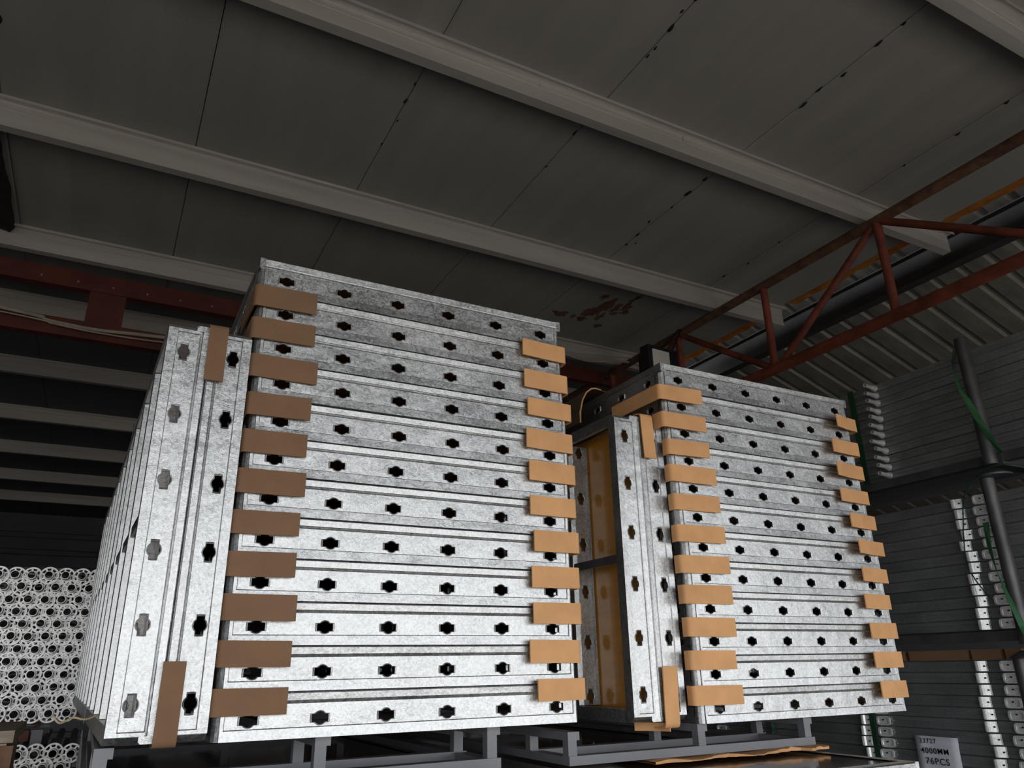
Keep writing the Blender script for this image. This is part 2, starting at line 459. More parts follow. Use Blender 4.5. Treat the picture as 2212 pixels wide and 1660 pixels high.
# corrugated lower roof on the right, falling away to the right
SL = -0.35
def zc(x): return 4.6 + SL * (x - 5.77)
corr = empty('ceiling_right', (0, 0, 0)); corr['kind'] = 'structure'
def sheet(y0, n, xa, xb):
    mb = MB(); path = []; pitch = .2285
    for k in range(n):
        y = y0 + k * pitch
        path += [(y, 0), (y + .155, 0), (y + .172, .030), (y + .212, .030)]
    path.append((y0 + n * pitch, 0))
    vs = []
    for x in (xa, xb):
        for y, h in path: vs.append((x, y, zc(x) + h))
    for x in (xa, xb):
        for y, h in path: vs.append((x, y, zc(x) + h + .004))
    m = len(path); fs = []
    for i in range(m - 1):
        fs += [(i, i + 1, m + i + 1, m + i), (2 * m + i, 3 * m + i, 3 * m + i + 1, 2 * m + i + 1), (i, 2 * m + i, 2 * m + i + 1, i + 1), (m + i, m + i + 1, 3 * m + i + 1, 3 * m + i)]
    mb.add(vs, fs)
    return mb
y = OPEN_Y; k = 0
while y < HALL_Y1:
    xa = 5.25 if 5.3 < y < 6.2 else 4.55
    link('roof_sheet', sheet(y, 4, xa, 9.7).mesh('roof_sheet', 'corrugated'), corr)
    y += .2285 * 4
link('added_light_baffle', MB().box(4.56, 4.57, OPEN_Y, HALL_Y1, 4.90, zc(4.56) + .02).mesh('added_light_baffle', 'corrugated'), corr)  # unseen strip added to cut the sky light leaking under the sheets
# closure between hall wall and the roofs: eave beam (dark I section) carrying the sheets
be = MB()
bx = 5.42; zt = zc(5.42) - .045
be.box(bx, bx + .012, OPEN_Y, HALL_Y1, zt - .235, zt)
be.box(bx - .045, bx + .055, OPEN_Y, HALL_Y1, zt - .010, zt)
be.box(bx - .045, bx + .055, OPEN_Y, HALL_Y1, zt - .245, zt - .235)
tag(link('eave_beam', be.mesh('eave_beam', 'beam_dark')), 'dark steel eave beam under the corrugated roof at the upper right', 'beam')

# red tube truss along the depth
tx = 4.315
tr = empty('roof_truss', (tx, 4.0, 4.4))
tag(tr, 'rusty red tube truss running along the roof edge at the right', 'truss')
def tpart(name, p0, p1, r, mat='red'):
    mb = MB().tube([p0[0] - tx, p0[1] - 4.0, p0[2] - 4.4], [p1[0] - tx, p1[1] - 4.0, p1[2] - 4.4], r, 14)
    return link(name, mb.mesh(name, mat, 40), tr)
tpart('top_chord', (tx, -2.0, 4.418), (tx, 12, 4.418), .036, 'rust')
tpart('bottom_chord', (tx, -2.0, 3.705), (tx, 12, 3.705), .042)
node_t = [2.70 + 2.09 * k for k in range(-1, 5)]
node_b = [3.745 + 2.09 * k for k in range(-2, 4)]
for yt in node_t:
    tpart('post', (tx, yt, 4.40), (tx, yt, 3.72), .029)
    tpart('diagonal', (tx, yt + .04, 4.39), (tx, yt + .98, 3.72), .027)
    tpart('diagonal', (tx, yt - .05, 4.39), (tx, yt - 1.02, 3.72), .027)
for yb in node_b:
    tpart('post', (tx, yb, 4.40), (tx, yb, 3.72), .029)

# red angle truss across the hall
ct = empty('roof_truss', (1.2, 6.0, 4.0))
tag(ct, 'dark red flat steel truss crossing the hall behind the left stack', 'truss')
def cpart(name, mb, mat='red_flat'):
    mb.v = [(a - 1.2, b - 6.0, c - 4.0) for a, b, c in mb.v]
    return link(name, mb.mesh(name, mat), ct)
cpart('top_chord', MB().box(-6.9, 5.2, 6.0, 6.012, 4.365, 4.495).box(-6.9, 5.2, 6.0, 6.08, 4.353, 4.365))
cpart('bottom_chord', MB().box(-6.9, 3.3, 6.0, 6.012, 3.965, 4.09).box(-6.9, 3.3, 6.0, 6.08, 3.955, 3.965))
for px in (-5.4, -2.9, -.42, 2.2):
    cpart('gusset_plate', MB().box(px, px + .25, 6.0125, 6.03, 4.02, 4.43))
bl = MB()
for px in [-.75 + .24 * k for k in range(8)]:
    bl.tube((px, 5.999, 4.405), (px, 5.992, 4.405), .006, 8)
b_ = cpart('rivets', bl, 'galv_bright'); b_['kind'] = 'stuff'

# conduits on the cross truss
def cable(pts, r, mat='cable'):
    out = []
    P = [Vector(p) for p in pts]
    for i in range(len(P) - 1):
        p0 = P[max(i - 1, 0)]; p1 = P[i]; p2 = P[i + 1]; p3 = P[min(i + 2, len(P) - 1)]
        for s in range(6):
            t = s / 6
            out.append(.5 * ((2 * p1) + (-p0 + p2) * t + (2 * p0 - 5 * p1 + 4 * p2 - p3) * t * t + (-p0 + 3 * p1 - 3 * p2 + p3) * t ** 3))
    out.append(P[-1])
    return MB().path(out, r, 7).mesh('cable', mat, 50)
tag(link('cable_conduit', cable([(-3.2, 5.955, 4.20), (-.93, 5.955, 4.075), (-.65, 5.955, 4.035), (-.35, 5.955, 4.02), (-.1, 5.955, 4.035), (.15, 5.955, 4.05), (.8, 5.955, 4.10)], .014)), 'thick pale conduit sagging along the red truss at the left', 'conduit')
tag(link('cable', cable([(-3.2, 5.935, 4.13), (-.93, 5.935, 4.035), (-.6, 5.935, 4.005), (-.3, 5.935, 3.99), (.15, 5.935, 4.0), (.8, 5.935, 4.06)], .006)), 'thin pale cable hanging just below the thick conduit at the left', 'cable')
tag(link('cable', cable([(3.2, 5.5, 4.375), (3.55, 5.5, 4.355), (3.8, 5.5, 4.335), (4.2, 5.5, 4.40), (4.36, 5.5, 4.40), (4.45, 5.45, 4.33)], .011)), 'lower pale cable strung between the stacks towards the floodlight', 'cable')
tag(link('cable', cable([(3.2, 5.48, 4.43), (3.55, 5.48, 4.38), (3.9, 5.48, 4.41), (4.2, 5.48, 4.435), (4.33, 5.40, 4.41), (4.4, 5.2, 4.25)], .007)), 'upper pale cable strung between the stacks towards the floodlight', 'cable')

# floodlight hanging on the tube truss behind the right stack
fl = empty('floodlight', (3.97, 4.62, 3.8), (0, 0, math.radians(4)))
tag(fl, 'black floodlight with a square white lens above the right stack', 'floodlight')
link('housing', MB().box(-.17, .17, 0, .10, 0, .36).box(-.14, .14, .10, .16, .04, .32).mesh('housing', 'black'), fl)
link('lens', MB().box(-.125, .065, -.008, -.001, .03, .325).mesh('lens', 'lens'), fl)
link('bracket', MB().tube((.15, .05, .36), (.30, .05, .62), .008, 8).tube((.02, .05, .36), (.28, .05, .62), .008, 8).mesh('bracket', 'black', 40), fl)

# ------------------------------------------------------------------ formwork panels
PW, PL, PT = 0.89, 2.70, 0.0915      # width, length, thickness
VH = 0.038                            # hole height above the open side
def hole_outline(vert, n=24, s=1.0):
    pts = []
    for i in range(n):
        t = 2 * PI * (i + .5) / n
        c, q = math.cos(t), math.sin(t)
        rc = .0128 * s
        hx, hy = .0185 * s, .0075 * s
        rs = min(hx / max(abs(c), 1e-6), hy / max(abs(q), 1e-6))
        r = max(rc, rs)
        pts.append((c * r, q * r))
    if vert: pts = [(b, a) for a, b in pts][::-1]
    return pts
def ring_cell(u0, u1, v0, v1, cu, cv, w, put, slot_v=False):
    """flat plate cell with one slotted hole, raised rim and hole wall. put(u, v, w) -> point"""
    ho = hole_outline(slot_v)
    n = len(ho); outer = []
    for (a, b) in ho:
        ang = math.atan2(b, a); c, q = math.cos(ang), math.sin(ang)
        ts = []
        if c > 1e-9: ts.append((u1 - cu) / c)
        if c < -1e-9: ts.append((u0 - cu) / c)
        if q > 1e-9: ts.append((v1 - cv) / q)
        if q < -1e-9: ts.append((v0 - cv) / q)
        outer.append(min(ts))
    V = []; 
    for k in range(n):
        a, b = ho[k]; r = math.hypot(a, b); c, q = a / r, b / r
        V.append(put(cu + c * outer[k], cv + q * outer[k], w))
    rim = [1.20, 1.08, 1.0, 1.0]; rw = [0, .0028, .002, -.005]
    for f, dw in zip(rim, rw):
        for a, b in ho: V.append(put(cu + a * f, cv + b * f, w + dw))
    F = []
    for L in range(4):
        for k in range(n):
            F.append((L * n + k, L * n + (k + 1) % n, (L + 1) * n + (k + 1) % n, (L + 1) * n + k))
    # corners
    for (cuu, cvv) in ((u0, v0), (u1, v0), (u1, v1), (u0, v1)):
        ang = math.atan2(cvv - cv, cuu - cu)
        best = None
        for k in range(n):
            a0 = math.atan2(ho[k][1], ho[k][0]); a1 = math.atan2(ho[(k + 1) % n][1], ho[(k + 1) % n][0])
            d0 = (ang - a0 + PI) % (2 * PI) - PI; d1 = (a1 - ang + PI) % (2 * PI) - PI
            if d0 >= 0 and d1 >= 0 and d0 + d1 < 1: best = k
        if best is not None:
            V.append(put(cuu, cvv, w)); F.append((best, len(V) - 1, (best + 1) % n))
    return V, F
def rail(L, holes, corner, put, mb=None, cL=0.0):
    """channel rail. u 0..L, v 0..PT (PT = plywood side), w outwards"""
    mb = mb or MB(); D = .034; T = PT
    e = .014 if corner else 0.0          # face starts behind the corner rounding
    eL = e + cL
    ui0, ui1 = eL + (.007 if corner else .03), L - e - (.007 if corner else .03)
    vi0, vi1 = .020, .070
    wi = -.0028; s = .0020
    def Q(a, b, c, d): mb.add([put(*a), put(*b), put(*c), put(*d)], [(0, 1, 2, 3)])
    # lower and upper bands, end borders
    Q((eL, 0, .0014), (L - e, 0, .0014), (L - e, vi0, 0), (eL, vi0, 0))
    # upper band with a pressed ridge along its lower edge
    Q((eL, vi1, 0), (L - e, vi1, 0), (L - e, vi1 + .003, .0018), (eL, vi1 + .003, .0018))
    Q((eL, vi1 + .003, .0018), (L - e, vi1 + .003, .0018), (L - e, vi1 + .005, -.0004), (eL, vi1 + .005, -.0004))
    Q((eL, vi1 + .005, -.0004), (L - e, vi1 + .005, -.0004), (L - e, T - .003, .0010), (eL, T - .003, .0010))
    Q((eL, T - .003, .0010), (L - e, T - .003, .0010), (L - e, T, -.003), (eL, T, -.003))
    Q((eL, vi0, 0), (ui0, vi0, 0), (ui0, vi1, 0), (eL, vi1, 0))
    Q((ui1, vi0, 0), (L - e, vi0, 0), (L - e, vi1, 0), (ui1, vi1, 0))
    # inset slopes
    A = [(ui0, vi0), (ui1, vi0), (ui1, vi1), (ui0, vi1)]
    B = [(ui0 + s, vi0 + s), (ui1 - s, vi0 + s), (ui1 - s, vi1 - s), (ui0 + s, vi1 - s)]
    for i in range(4):
        j = (i + 1) % 4
        Q((*A[i], 0), (*A[j], 0), (*B[j], wi), (*B[i], wi))
    # inset plate in cells with holes
    us = [ui0 + s] + [(a + b) / 2 for a, b in zip(holes, holes[1:])] + [ui1 - s]
    for hc, a, b in zip(holes, us, us[1:]):
        V, F = ring_cell(a, b, vi0 + s, vi1 - s, hc, VH, wi, put)
        mb.add(V, F)
    # flanges (open side carries a return lip)
    Q((eL, T, -.003), (L - e, T, -.003), (L - e, T, -D), (eL, T, -D))
    Q((eL, 0, .0014), (eL, 0, -D), (L - e, 0, -D), (L - e, 0, .0014))
    Q((eL, 0, -D), (eL, .014, -D), (L - e, .014, -D), (L - e, 0, -D))
    if corner:
        for side in (0, 1):
            def P(u, v, w_): return put(u + cL if side == 0 else L - u, v, w_)
            pr = [(e, 0), (e - .001, -.004), (.0125, -.0035), (.0065, -.0085), (.001, -.016), (0, -.020), (0, -.034)]
            vt = .060
            for (ua, wa), (ub, wb) in zip(pr, pr[1:]):
                mb.add([P(ua, 0, wa), P(ub, 0, wb), P(ub, vt, wb), P(ua, vt, wa)], [(0, 1, 2, 3)])
            n = len(pr)
            mb.add([P(ua, 0, wa) for ua, wa in pr] + [P(e, 0, -.034)], [tuple(range(n + 1))])
            # corner tab at the plywood side
            vs = [P(u, v, w_) for w_ in (0, -.030) for (u, v) in ((e, vt), (0.004, vt), (0, vt + .004), (0, T), (e, T))]
            mb.add(vs, [(0, 1, 2, 3, 4), (5, 9, 8, 7, 6)] + [(i, 5 + i, 5 + (i + 1) % 5, (i + 1) % 5) for i in range(5)])
    return mb
ho_end = [.07 + .15 * k for k in range(6)]
ho_side = [.15 * k + .075 - .028 for k in range(18)]
# end rail: u -> +x, v -> z, w -> -y (front at y=0)
me_end = rail(PW, ho_end, True, lambda u, v, w_: (u, -w_, v)).mesh('end_rail', 'galv', 35)
me_end_b = rail(PW, ho_end, True, lambda u, v, w_: (PW - u, PL + w_, v)).mesh('end_rail', 'galv', 35)
SLN = PL - .056
me_sl = rail(SLN, ho_side, False, lambda u, v, w_: (0.0 - w_, PL - .028 - u, v)).mesh('side_rail', 'galv', 35)
me_sr = rail(SLN, ho_side, False, lambda u, v, w_: (PW + w_, .028 + u, v)).mesh('side_rail', 'galv', 35)
pm = MB()
pm.box(.012, PW - .012, .012, PL - .012, PT - .016, PT - .003, 0)
pm.m[1] = 1                              # face up: dark film; back: orange varnish
me_ply = pm.mesh('plywood', ['ply_orange', 'ply_brown'])
def rib_mesh():
    mb = MB(); y = 0
    put = lambda u, v, w_: (u, -w_, v)
    x0, x1 = .036, PW - .036; v1 = PT - .017
    hs = [.060, .217, .37, .52, .673, .83]
    us = [x0] + [(a + b) / 2 for a, b in zip(hs, hs[1:])] + [x1]
    for hc, a, b in zip(hs, us, us[1:]):
        V, F = ring_cell(a, b, .016, v1 - .012, hc, .040, 0, put); mb.add(V, F)
    mb.prof([(0, .017), (.0045, .001), (.007, 0), (.034, 0), (.034, .012)], 0, x0, x1, closed=False)
    mb.prof([(0, v1 - .012), (-.006, v1 - .008), (-.006, v1 - .004), (0, v1 - .001), (.030, v1 - .001)], 0, x0, x1, closed=False)
    return mb.mesh('rib', 'galv', 35)
me_rib = rib_mesh()
me_stiff = MB().box(PW / 2 - .012, PW / 2 + .012, .036, PL - .036, .004, .010).box(PW / 2 - .012, PW / 2 - .006, .036, PL - .036, .004, .032).mesh('stiffener', 'dark_steel')

def make_panel(loc, rot, label, group, ribs=False, sz=1.0, front=None):
    r = empty('formwork_panel', loc, rot)
    r.scale = (1, 1, sz)
    tag(r, label, 'formwork panel', group)
    link('end_rail', front or me_end, r); link('end_rail', me_end_b, r)
    link('side_rail', me_sl, r); link('side_rail', me_sr, r)
    link('plywood', me_ply, r)
    if ribs:
        for k in range(1, 10):
            link('rib', me_rib, r, (0, .27 * k, 0))
        st = link('stiffener', me_stiff, r)
    return r
DXL = [-.0084, -.0037, -.0016, .0029, .0079, .0025, 0, -.0011, -.0017, 0, .001, .0022]
DYL = [.0031, .0013, -.0012, -.004, -.0001, -.0025, -.0014, -.0002, .0008, .0024, .0017, .0002]
DXR = [-.0203, -.0133, -.0119, -.0067, -.0045, -.0032, .008, .0078, .0078, .0147, .0097, .0117]
DYR = [.0018, .0058, .0047, .0041, -.0006, -.005, -.0037, -.0022, -.0067, -.0015, .0014, .002]
LX = [.3103 + d - .07 for d in DXL]; LZ = [1.6 + .9343 - .0937 * k - VH for k in range(12)]
RX = [1.6025 + d - .068 for d in DXR]; RZ = [1.6 + .88 - .091 * k - VH for k in range(12)]
LY, RY = 1.7645, 1.7792
def ordl(k, n=12):
    return 'topmost' if k == 0 else ('bottom' if k == n - 1 else ORD[k])
for k in range(12):
    o = ordl(k)
    suf = '' if k in (0, 11) else ' from the top'
    make_panel((LX[k], LY + DYL[k], LZ[k]), (0, 0, 0), '%s galvanised formwork panel%s in the taller left stack' % (o, suf), 'panels in the left stack', sz=.0920 / PT)
    make_panel((RX[k], RY + DYR[k], RZ[k]), (0, 0, 0), '%s galvanised formwork panel%s in the right stack' % (o, suf), 'panels in the right stack', sz=.0895 / PT)
# upright pairs: thickness along x
yaw = math.radians(1.8)
ZV = 2.362
vt = PT
vl = make_panel((.047, 1.7452, ZV), (0, PI / 2, yaw), 'outer upright galvanised panel at the far left, its ribbed back turned out', 'upright panels', True)
vl2 = make_panel((.047 + 2 * PT + .001, 1.7452 - .001 + .003, ZV - PW), (0, -PI / 2, yaw), 'inner upright galvanised panel pressed against the left stack', 'upright panels')
VRX, VRZ, VRY = 1.336, 2.341, 1.8145
vr = make_panel((VRX, VRY, VRZ), (0, PI / 2, 0), 'upright galvanised panel showing its orange plywood back between the stacks', 'upright panels', True)
vr2 = make_panel((VRX + 2 * PT + .002, VRY + .002, VRZ - PW), (0, -PI / 2, 0), 'upright galvanised panel pressed against the right stack', 'upright panels')

# ------------------------------------------------------------------ cardboard strips between the panels
def arc(cx, cy, r, a0, a1, n=4):
    return [(cx + r * math.cos(a0 + (a1 - a0) * i / n), cy + r * math.sin(a0 + (a1 - a0) * i / n)) for i in range(n + 1)]
def strip(name, pts, z, h, mat, label, group, tilt=0.0, th=.004):
    """bent band: plan polyline (x, y), height h about z"""
    o0 = pts[len(pts) // 2]
    mb = MB().ribbon([(a - o0[0], b - o0[1]) for a, b in pts], -h / 2, h / 2, th, axis=2)
    mb.v = [(a, b, c + tilt * a) for a, b, c in mb.v]
    o = link(name, mb.mesh(name, mat, 50), None, (o0[0], o0[1], z))
    return tag(o, label, 'cardboard', group)
SLL = [(.227, .379, 2.477), (.228, .381, 2.389), (.232, .394, 2.291), (.237, .385, 2.194), (.235, .383, 2.102), (.233, .387, 2.008), (.231, .381, 1.914), (.231, .380, 1.822), (.232, .389, 1.731), (.233, .386, 1.636), (.231, .386, 1.541)]
SLR = [(.978, 1.13, 2.475), (.983, 1.135, 2.38), (.99, 1.143, 2.293), (.984, 1.138, 2.198), (.988, 1.147, 2.107), (.988, 1.144, 2.011), (.999, 1.149, 1.916), (.991, 1.145, 1.822), (.993, 1.145, 1.73), (.98, 1.134, 1.635), (.997, 1.147, 1.544)]
SRL = [(1.491, 1.661, 2.424), (1.496, 1.668, 2.332), (1.508, 1.672, 2.242), (1.508, 1.685, 2.158), (1.512, 1.687, 2.067), (1.513, 1.695, 1.971), (1.514, 1.7, 1.879), (1.517, 1.699, 1.792), (1.521, 1.696, 1.7), (1.518, 1.68, 1.609), (1.516, 1.693, 1.515)]
SRR = [(2.29, 2.431, 2.429), (2.257, 2.421, 2.334), (2.252, 2.416, 2.243), (2.261, 2.424, 2.151), (2.274, 2.438, 2.061), (2.286, 2.456, 1.969), (2.285, 2.448, 1.875), (2.28, 2.438, 1.787), (2.285, 2.441, 1.693), (2.28, 2.437, 1.601), (2.289, 2.439, 1.509)]
def place(lst, y0, xs, side, stack, mat, h, depth, flare):
    for k, (a, b, z) in enumerate(lst):
        u = '%s cardboard strip from the top on the %s edge of the %s stack' % ('topmost' if k == 0 else NTH[k], side, stack)
        if k == 0: u = 'topmost cardboard strip on the %s edge of the %s stack' % (side, stack)
        if k == 10: u = 'lowest cardboard strip on the %s edge of the %s stack' % (side, stack)
        yf = y0 - .008
        fl_ = flare * random.uniform(.5, 1.4)
        dp = depth[k] if isinstance(depth, list) else depth
        if side == 'left':
            x0 = min(a, min(xs[k], xs[k + 1]) - .004)
            pts = [(x0 + .001, yf + dp), (x0, yf + dp * .5), (x0, yf + .02)] + arc(x0 + .010, yf + .010, .010, PI, 1.5 * PI) + [((a + b) / 2, yf - fl_ * .25), (b, yf - fl_)]
        else:
            x1 = max(b, max(xs[k], xs[k + 1]) + PW + .005)
            pts = [(a, yf - fl_), ((a + b) / 2, yf - fl_ * .3), (x1 - .010, yf)] + arc(x1 - .010, yf + .010, .010, -PI / 2, 0)[1:] + [(x1, yf + .03), (x1 - .004, yf + dp)]
        strip('cardboard_strip', pts, z, h * random.uniform(.95, 1.05), mat, u, 'cardboard strips on the %s edge of the %s stack' % (side, stack), tilt=random.uniform(-.012, .012))
place(SLL, LY, LX, 'left', 'left', 'kraft_shaded_brown', .056, [.20, .10] + [.09] * 9, .006)
place(SLR, LY, LX, 'right', 'left', 'kraft', .054, .06, .010)
place(SRL, RY, RX, 'left', 'right', 'kraft', .052, [.26, .05] + [.028] * 9, .006)
place(SRR, RY, RX, 'right', 'right', 'kraft', .050, .06, .022)
# upright strips over the joints of the upright pairs: bent over the top / under the bottom
def vstrip(x0, x1, y, zend, ztip, back, mat, label, th=.004, lean=0.0):
    s = 1 if ztip > zend else -1
    yf = y - .008
    zc_ = ztip + s * .006
    pts = [(yf - .006, zend - 0), (yf - .002, (zend + ztip) / 2), (yf, zc_ - s * .012)]
    pts += [(yf + .004, zc_ - s * .003), (yf + .012, zc_), (yf + back * .5, zc_ + s * .001), (yf + back, zc_)]
    o0 = pts[2]
    mb = MB().ribbon([(a - o0[0], b - o0[1]) for a, b in pts], -(x1 - x0) / 2, (x1 - x0) / 2, th, axis=0)
    mb.v = [(a + lean * c, b, c) for a, b, c in mb.v]
    o = link('cardboard_strip', mb.mesh('cardboard_strip', mat, 50), None, ((x0 + x1) / 2, o0[0], o0[1]))
    return tag(o, label, 'cardboard', 'cardboard strips on the upright panels')
vstrip(.133, .175, 1.7452, 2.226, 2.363, .05, 'kraft_shaded_brown', 'cardboard strip folded over the top of the far left upright panels')
vstrip(.132, .175, 1.7452, 1.622, 1.471, .05, 'kraft_shaded_brown', 'cardboard strip folded under the bottom of the far left upright panels')
vstrip(1.434, 1.480, VRY, 2.204, 2.346, .05, 'kraft', 'cardboard strip folded over the top of the upright panels between the stacks')
vstrip(1.436, 1.486, VRY, 1.594, 1.440, .06, 'kraft', 'cardboard strip folded under the bottom of the upright panels between the stacks')
fp = link('folded_flap', MB().ribbon([(1.402, 1.905), (1.43, 1.875), (1.450, 1.84), (1.457, 1.815)], 1.424, 1.446, .004, axis=2).mesh('folded_flap', 'kraft', 60))
tag(fp, 'folded cardboard end drooping below the upright panels between the stacks', 'cardboard')
# bent coated board over the side of the right stack
bo = MB().ribbon([(-.085, -.135), (-.082, -.09), (-.070, -.045), (-.052, -.015), (-.030, .003), (-.010, .007), (.012, .004), (.03, .002), (.16, .003)], 0, .75, .004, axis=1, mi=0)
bo.box(-.0865, -.0815, -.002, 0, -.135, -.09, 1)
rim_pts = [(-.085, -.135), (-.082, -.09), (-.070, -.045), (-.052, -.015), (-.030, .003), (-.010, .007), (.012, .004)]
bo.ribbon(rim_pts, -.003, -.0005, .005, axis=1, mi=1)
tag(link('bent_board', bo.mesh('bent_board', ['coated_board', 'kraft'], 60), None, (1.505, 2.13, 2.546)), 'bent brown board arching over the left side of the right stack', 'board')

# ------------------------------------------------------------------ pallets
def pallet(x0, z1, z0, label, xs=None):
    p = empty('steel_pallet', (x0, 1.80, z0))
    tag(p, label, 'pallet', 'grey steel pallets under the stacks')
    H = z1 - z0; W = .885; L = 2.7
    t = .035
    for yb in (0, .20, 1.3, L - t):
        link('beam', MB().box(0, W, yb, yb + t, 0, .022).mesh('beam', 'grey_paint'), p)
        for xp in (0, .43, W - t):
            link('post', MB().box(xp, xp + .026, yb + .004, yb + .004 + .026, .022, H - .02).mesh('post', 'grey_paint'), p)
    for xp in (0, .43, W - t):
        link('top_rail', MB().box(xp, xp + t, .004, L - .02, H - .02, H).mesh('top_rail', 'grey_paint'), p)
    for xp in (0, W - t):
        link('runner', MB().box(xp, xp + t, t, .20, 0, .020).box(xp, xp + t, .235, 1.3, 0, .020).mesh('runner', 'grey_paint'), p)
    return p
pallet(.035, 1.4645, 1.372, 'grey steel pallet under the left stack')
pallet(1.115, 1.440, 1.362, 'grey steel pallet under the right stack')

# lower stacks carrying the pallets
for k in range(3):
    make_panel((.02, 1.46, 1.372 - .0005 - .0937 * (k + 1)), (0, 0, 0), '%s panel of the lower stack under the left pallet' % ('top', 'second', 'third')[k] if k == 0 else '%s panel down in the lower stack under the left pallet' % ('top', 'second', 'third')[k], 'panels in the lower stacks', sz=.0920 / PT)
    make_panel((1.10, 1.455, 1.348 - .0005 - .0937 * (k + 1)), (0, 0, 0), 'top panel of the lower right stack with a glossy dark brown face' if k == 0 else '%s panel down in the lower stack under the right pallet' % ('top', 'second', 'third')[k], 'panels in the lower stacks', sz=.0920 / PT)
# cardboard pad, torn edge, under the right pallet
n = 40; vs = []; 
for i in range(n + 1):
    x = 1.36 + (2.02 - 1.36) * i / n
    yb = 1.80 - .018 * math.sin(i * .35) * .3 + random.uniform(-.006, .006) - (.025 if i > 33 else 0) * (40 - i) / 6
    lift = .004 + .004 * math.sin(i * .5) + (.006 if 30 < i < 38 else 0)
    vs += [(x, yb - .03, 1.352 + lift * .2), (x, yb - .03, 1.354 + lift), (x, 2.1, 1.358), (x, 2.1, 1.350)]
pad = MB().add(vs, [f for i in range(n) for f in ((4 * i, 4 * i + 1, 4 * i + 5, 4 * i + 4), (4 * i + 1, 4 * i + 2, 4 * i + 6, 4 * i + 5), (4 * i + 3, 4 * i, 4 * i + 4, 4 * i + 7))])
tag(link('cardboard_pad', pad.mesh('cardboard_pad', 'kraft')), 'torn cardboard sheet lying under the right pallet', 'cardboard')
# steel legs under the lower stacks, out of view
for nm, x0 in (('left', .02), ('right', 1.10)):
    p = empty('steel_stillage', (x0, 1.5, 0))
    tag(p, 'steel stand carrying the lower %s stack' % nm, 'stand', 'stands below the picture')
    for yy in (0, 1.3, 2.55):
        link('beam', MB().box(0, PW, yy, yy + .06, 1.0, 1.06).mesh('beam', 'grey_paint'), p)
        for xx in (0, PW - .06):
            link('leg', MB().box(xx, xx + .06, yy, yy + .06, 0, 1.0).mesh('leg', 'grey_paint'), p)

# green strap and tie wire on the upright pair at the left
yv = 2.62
tag(link('strap', MB().box(.0, .0018, yv, yv + .035, 1.47, 2.36).mesh('strap', 'strap_dark'), None, (.012, 0, 0)), 'dark green strap around the far left upright panels', 'strap')
tag(link('loose_cord', cable([(.035, 2.05, 1.515), (.012, 2.03, 1.508), (-.012, 2.04, 1.512), (-.035, 2.02, 1.503), (-.05, 2.02, 1.518)], .0022, 'rope')), 'loose tan cord end poking out at the bottom of the far left panels', 'cord')

# ------------------------------------------------------------------ right: racked beams
XB = 3.50
BW = .10
def beam_mesh(h, y0, y1, name):
    mb = MB(); c = .004
    pr = [(0, c), (c, 0), (BW, 0), (BW, h), (c, h), (0, h - c), (0, h * .62), (.003, h * .58), (.003, h * .42), (0, h * .38)]
    mb.prof(pr, 1, y0, y1)
    return mb.mesh(name, 'galv_beam')
def spigot_mesh():
    mb = MB().pipe((-.080, 0, 0), (0, 0, 0), .0112, .0075, 12)
    mb.tube((-.030, 0, 0), (0, 0, 0), .0122, 12, .019)
    return mb.mesh('spigot', 'galv_bright', 40)
me_spig = spigot_mesh()
def plate_mesh(h, wd):         # bent clamp plate, its face turned towards the front
    mb = MB(); a = h * .86
    mb.prof([(-.001, wd / 2), (-.022, wd / 2 - .004), (-.024, wd / 2 - .010), (-.017, .004), (-.006, -wd / 2 + .004), (-.001, -wd / 2)], 2, -a / 2, a / 2)
    mb.prof([(-.004, -a / 2), (-.030, -a / 2), (-.032, -a / 2 + .004), (-.032, a / 2 - .004), (-.030, a / 2), (-.004, a / 2)], 1, wd / 2 - .006, wd / 2 - .001)
    return mb.mesh('clamp_plate', 'galv_bright')
def ringplate_mesh(h, wd):     # rounded frame plate
    mb = MB(); a = h * .86
    def loop(wx, wz, r):
        pts = []
        for cx, cz, a0 in ((wx - r, wz - r, 0), (-wx + r, wz - r, PI / 2), (-wx + r, -wz + r, PI), (wx - r, -wz + r, 1.5 * PI)):
            for i in range(4): pts.append((cx + r * math.cos(a0 + i * PI / 6), cz + r * math.sin(a0 + i * PI / 6)))
        return pts
    o = loop(wd / 2, a / 2, a * .3); i_ = loop(wd / 2 - .007, a / 2 - .006, a * .2); n = len(o)
    sk = lambda q: (q / wd + .5) * .016
    vs = [(-.010 - sk(p[0]), p[0], p[1]) for p in o] + [(-.010 - sk(p[0]), p[0], p[1]) for p in i_] + [(-.001, p[0], p[1]) for p in o] + [(-.003 - sk(p[0]), p[0], p[1]) for p in i_]
    fs = []
    for k in range(n):
        j = (k + 1) % n
        fs += [(k, j, n + j, n + k), (k, 2 * n + k, 2 * n + j, j), (n + k, n + j, 3 * n + j, 3 * n + k)]
    fs.append(tuple(3 * n + k for k in range(n)))
    mb.add(vs, fs)
    return mb.mesh('frame_plate', 'galv_bright', 40)
me_dot = MB().tube((-.020, 0, 0), (-.012, 0, 0), .0032, 8).mesh('bolt_hole', 'black')
def bundle(name, zt, h, n, y0, y1, fit, group, where, backs=2):
    mats = beam_mesh(h - .0012, y0, y1, 'steel_beam')
    for k in range(n):
        z = zt - h * (k + 1)
        j = random.uniform(-.004, .004)
        r = empty('steel_beam', (XB + j, 0, z))
        tag(r, '%s galvanised beam%s in the %s' % (ordl(k, n), '' if k in (0, n - 1) else ' from the top', where), 'steel beam', group)
        link('body', mats, r)
        for b in range(1, backs):
            pass
        fit(r, k, h)
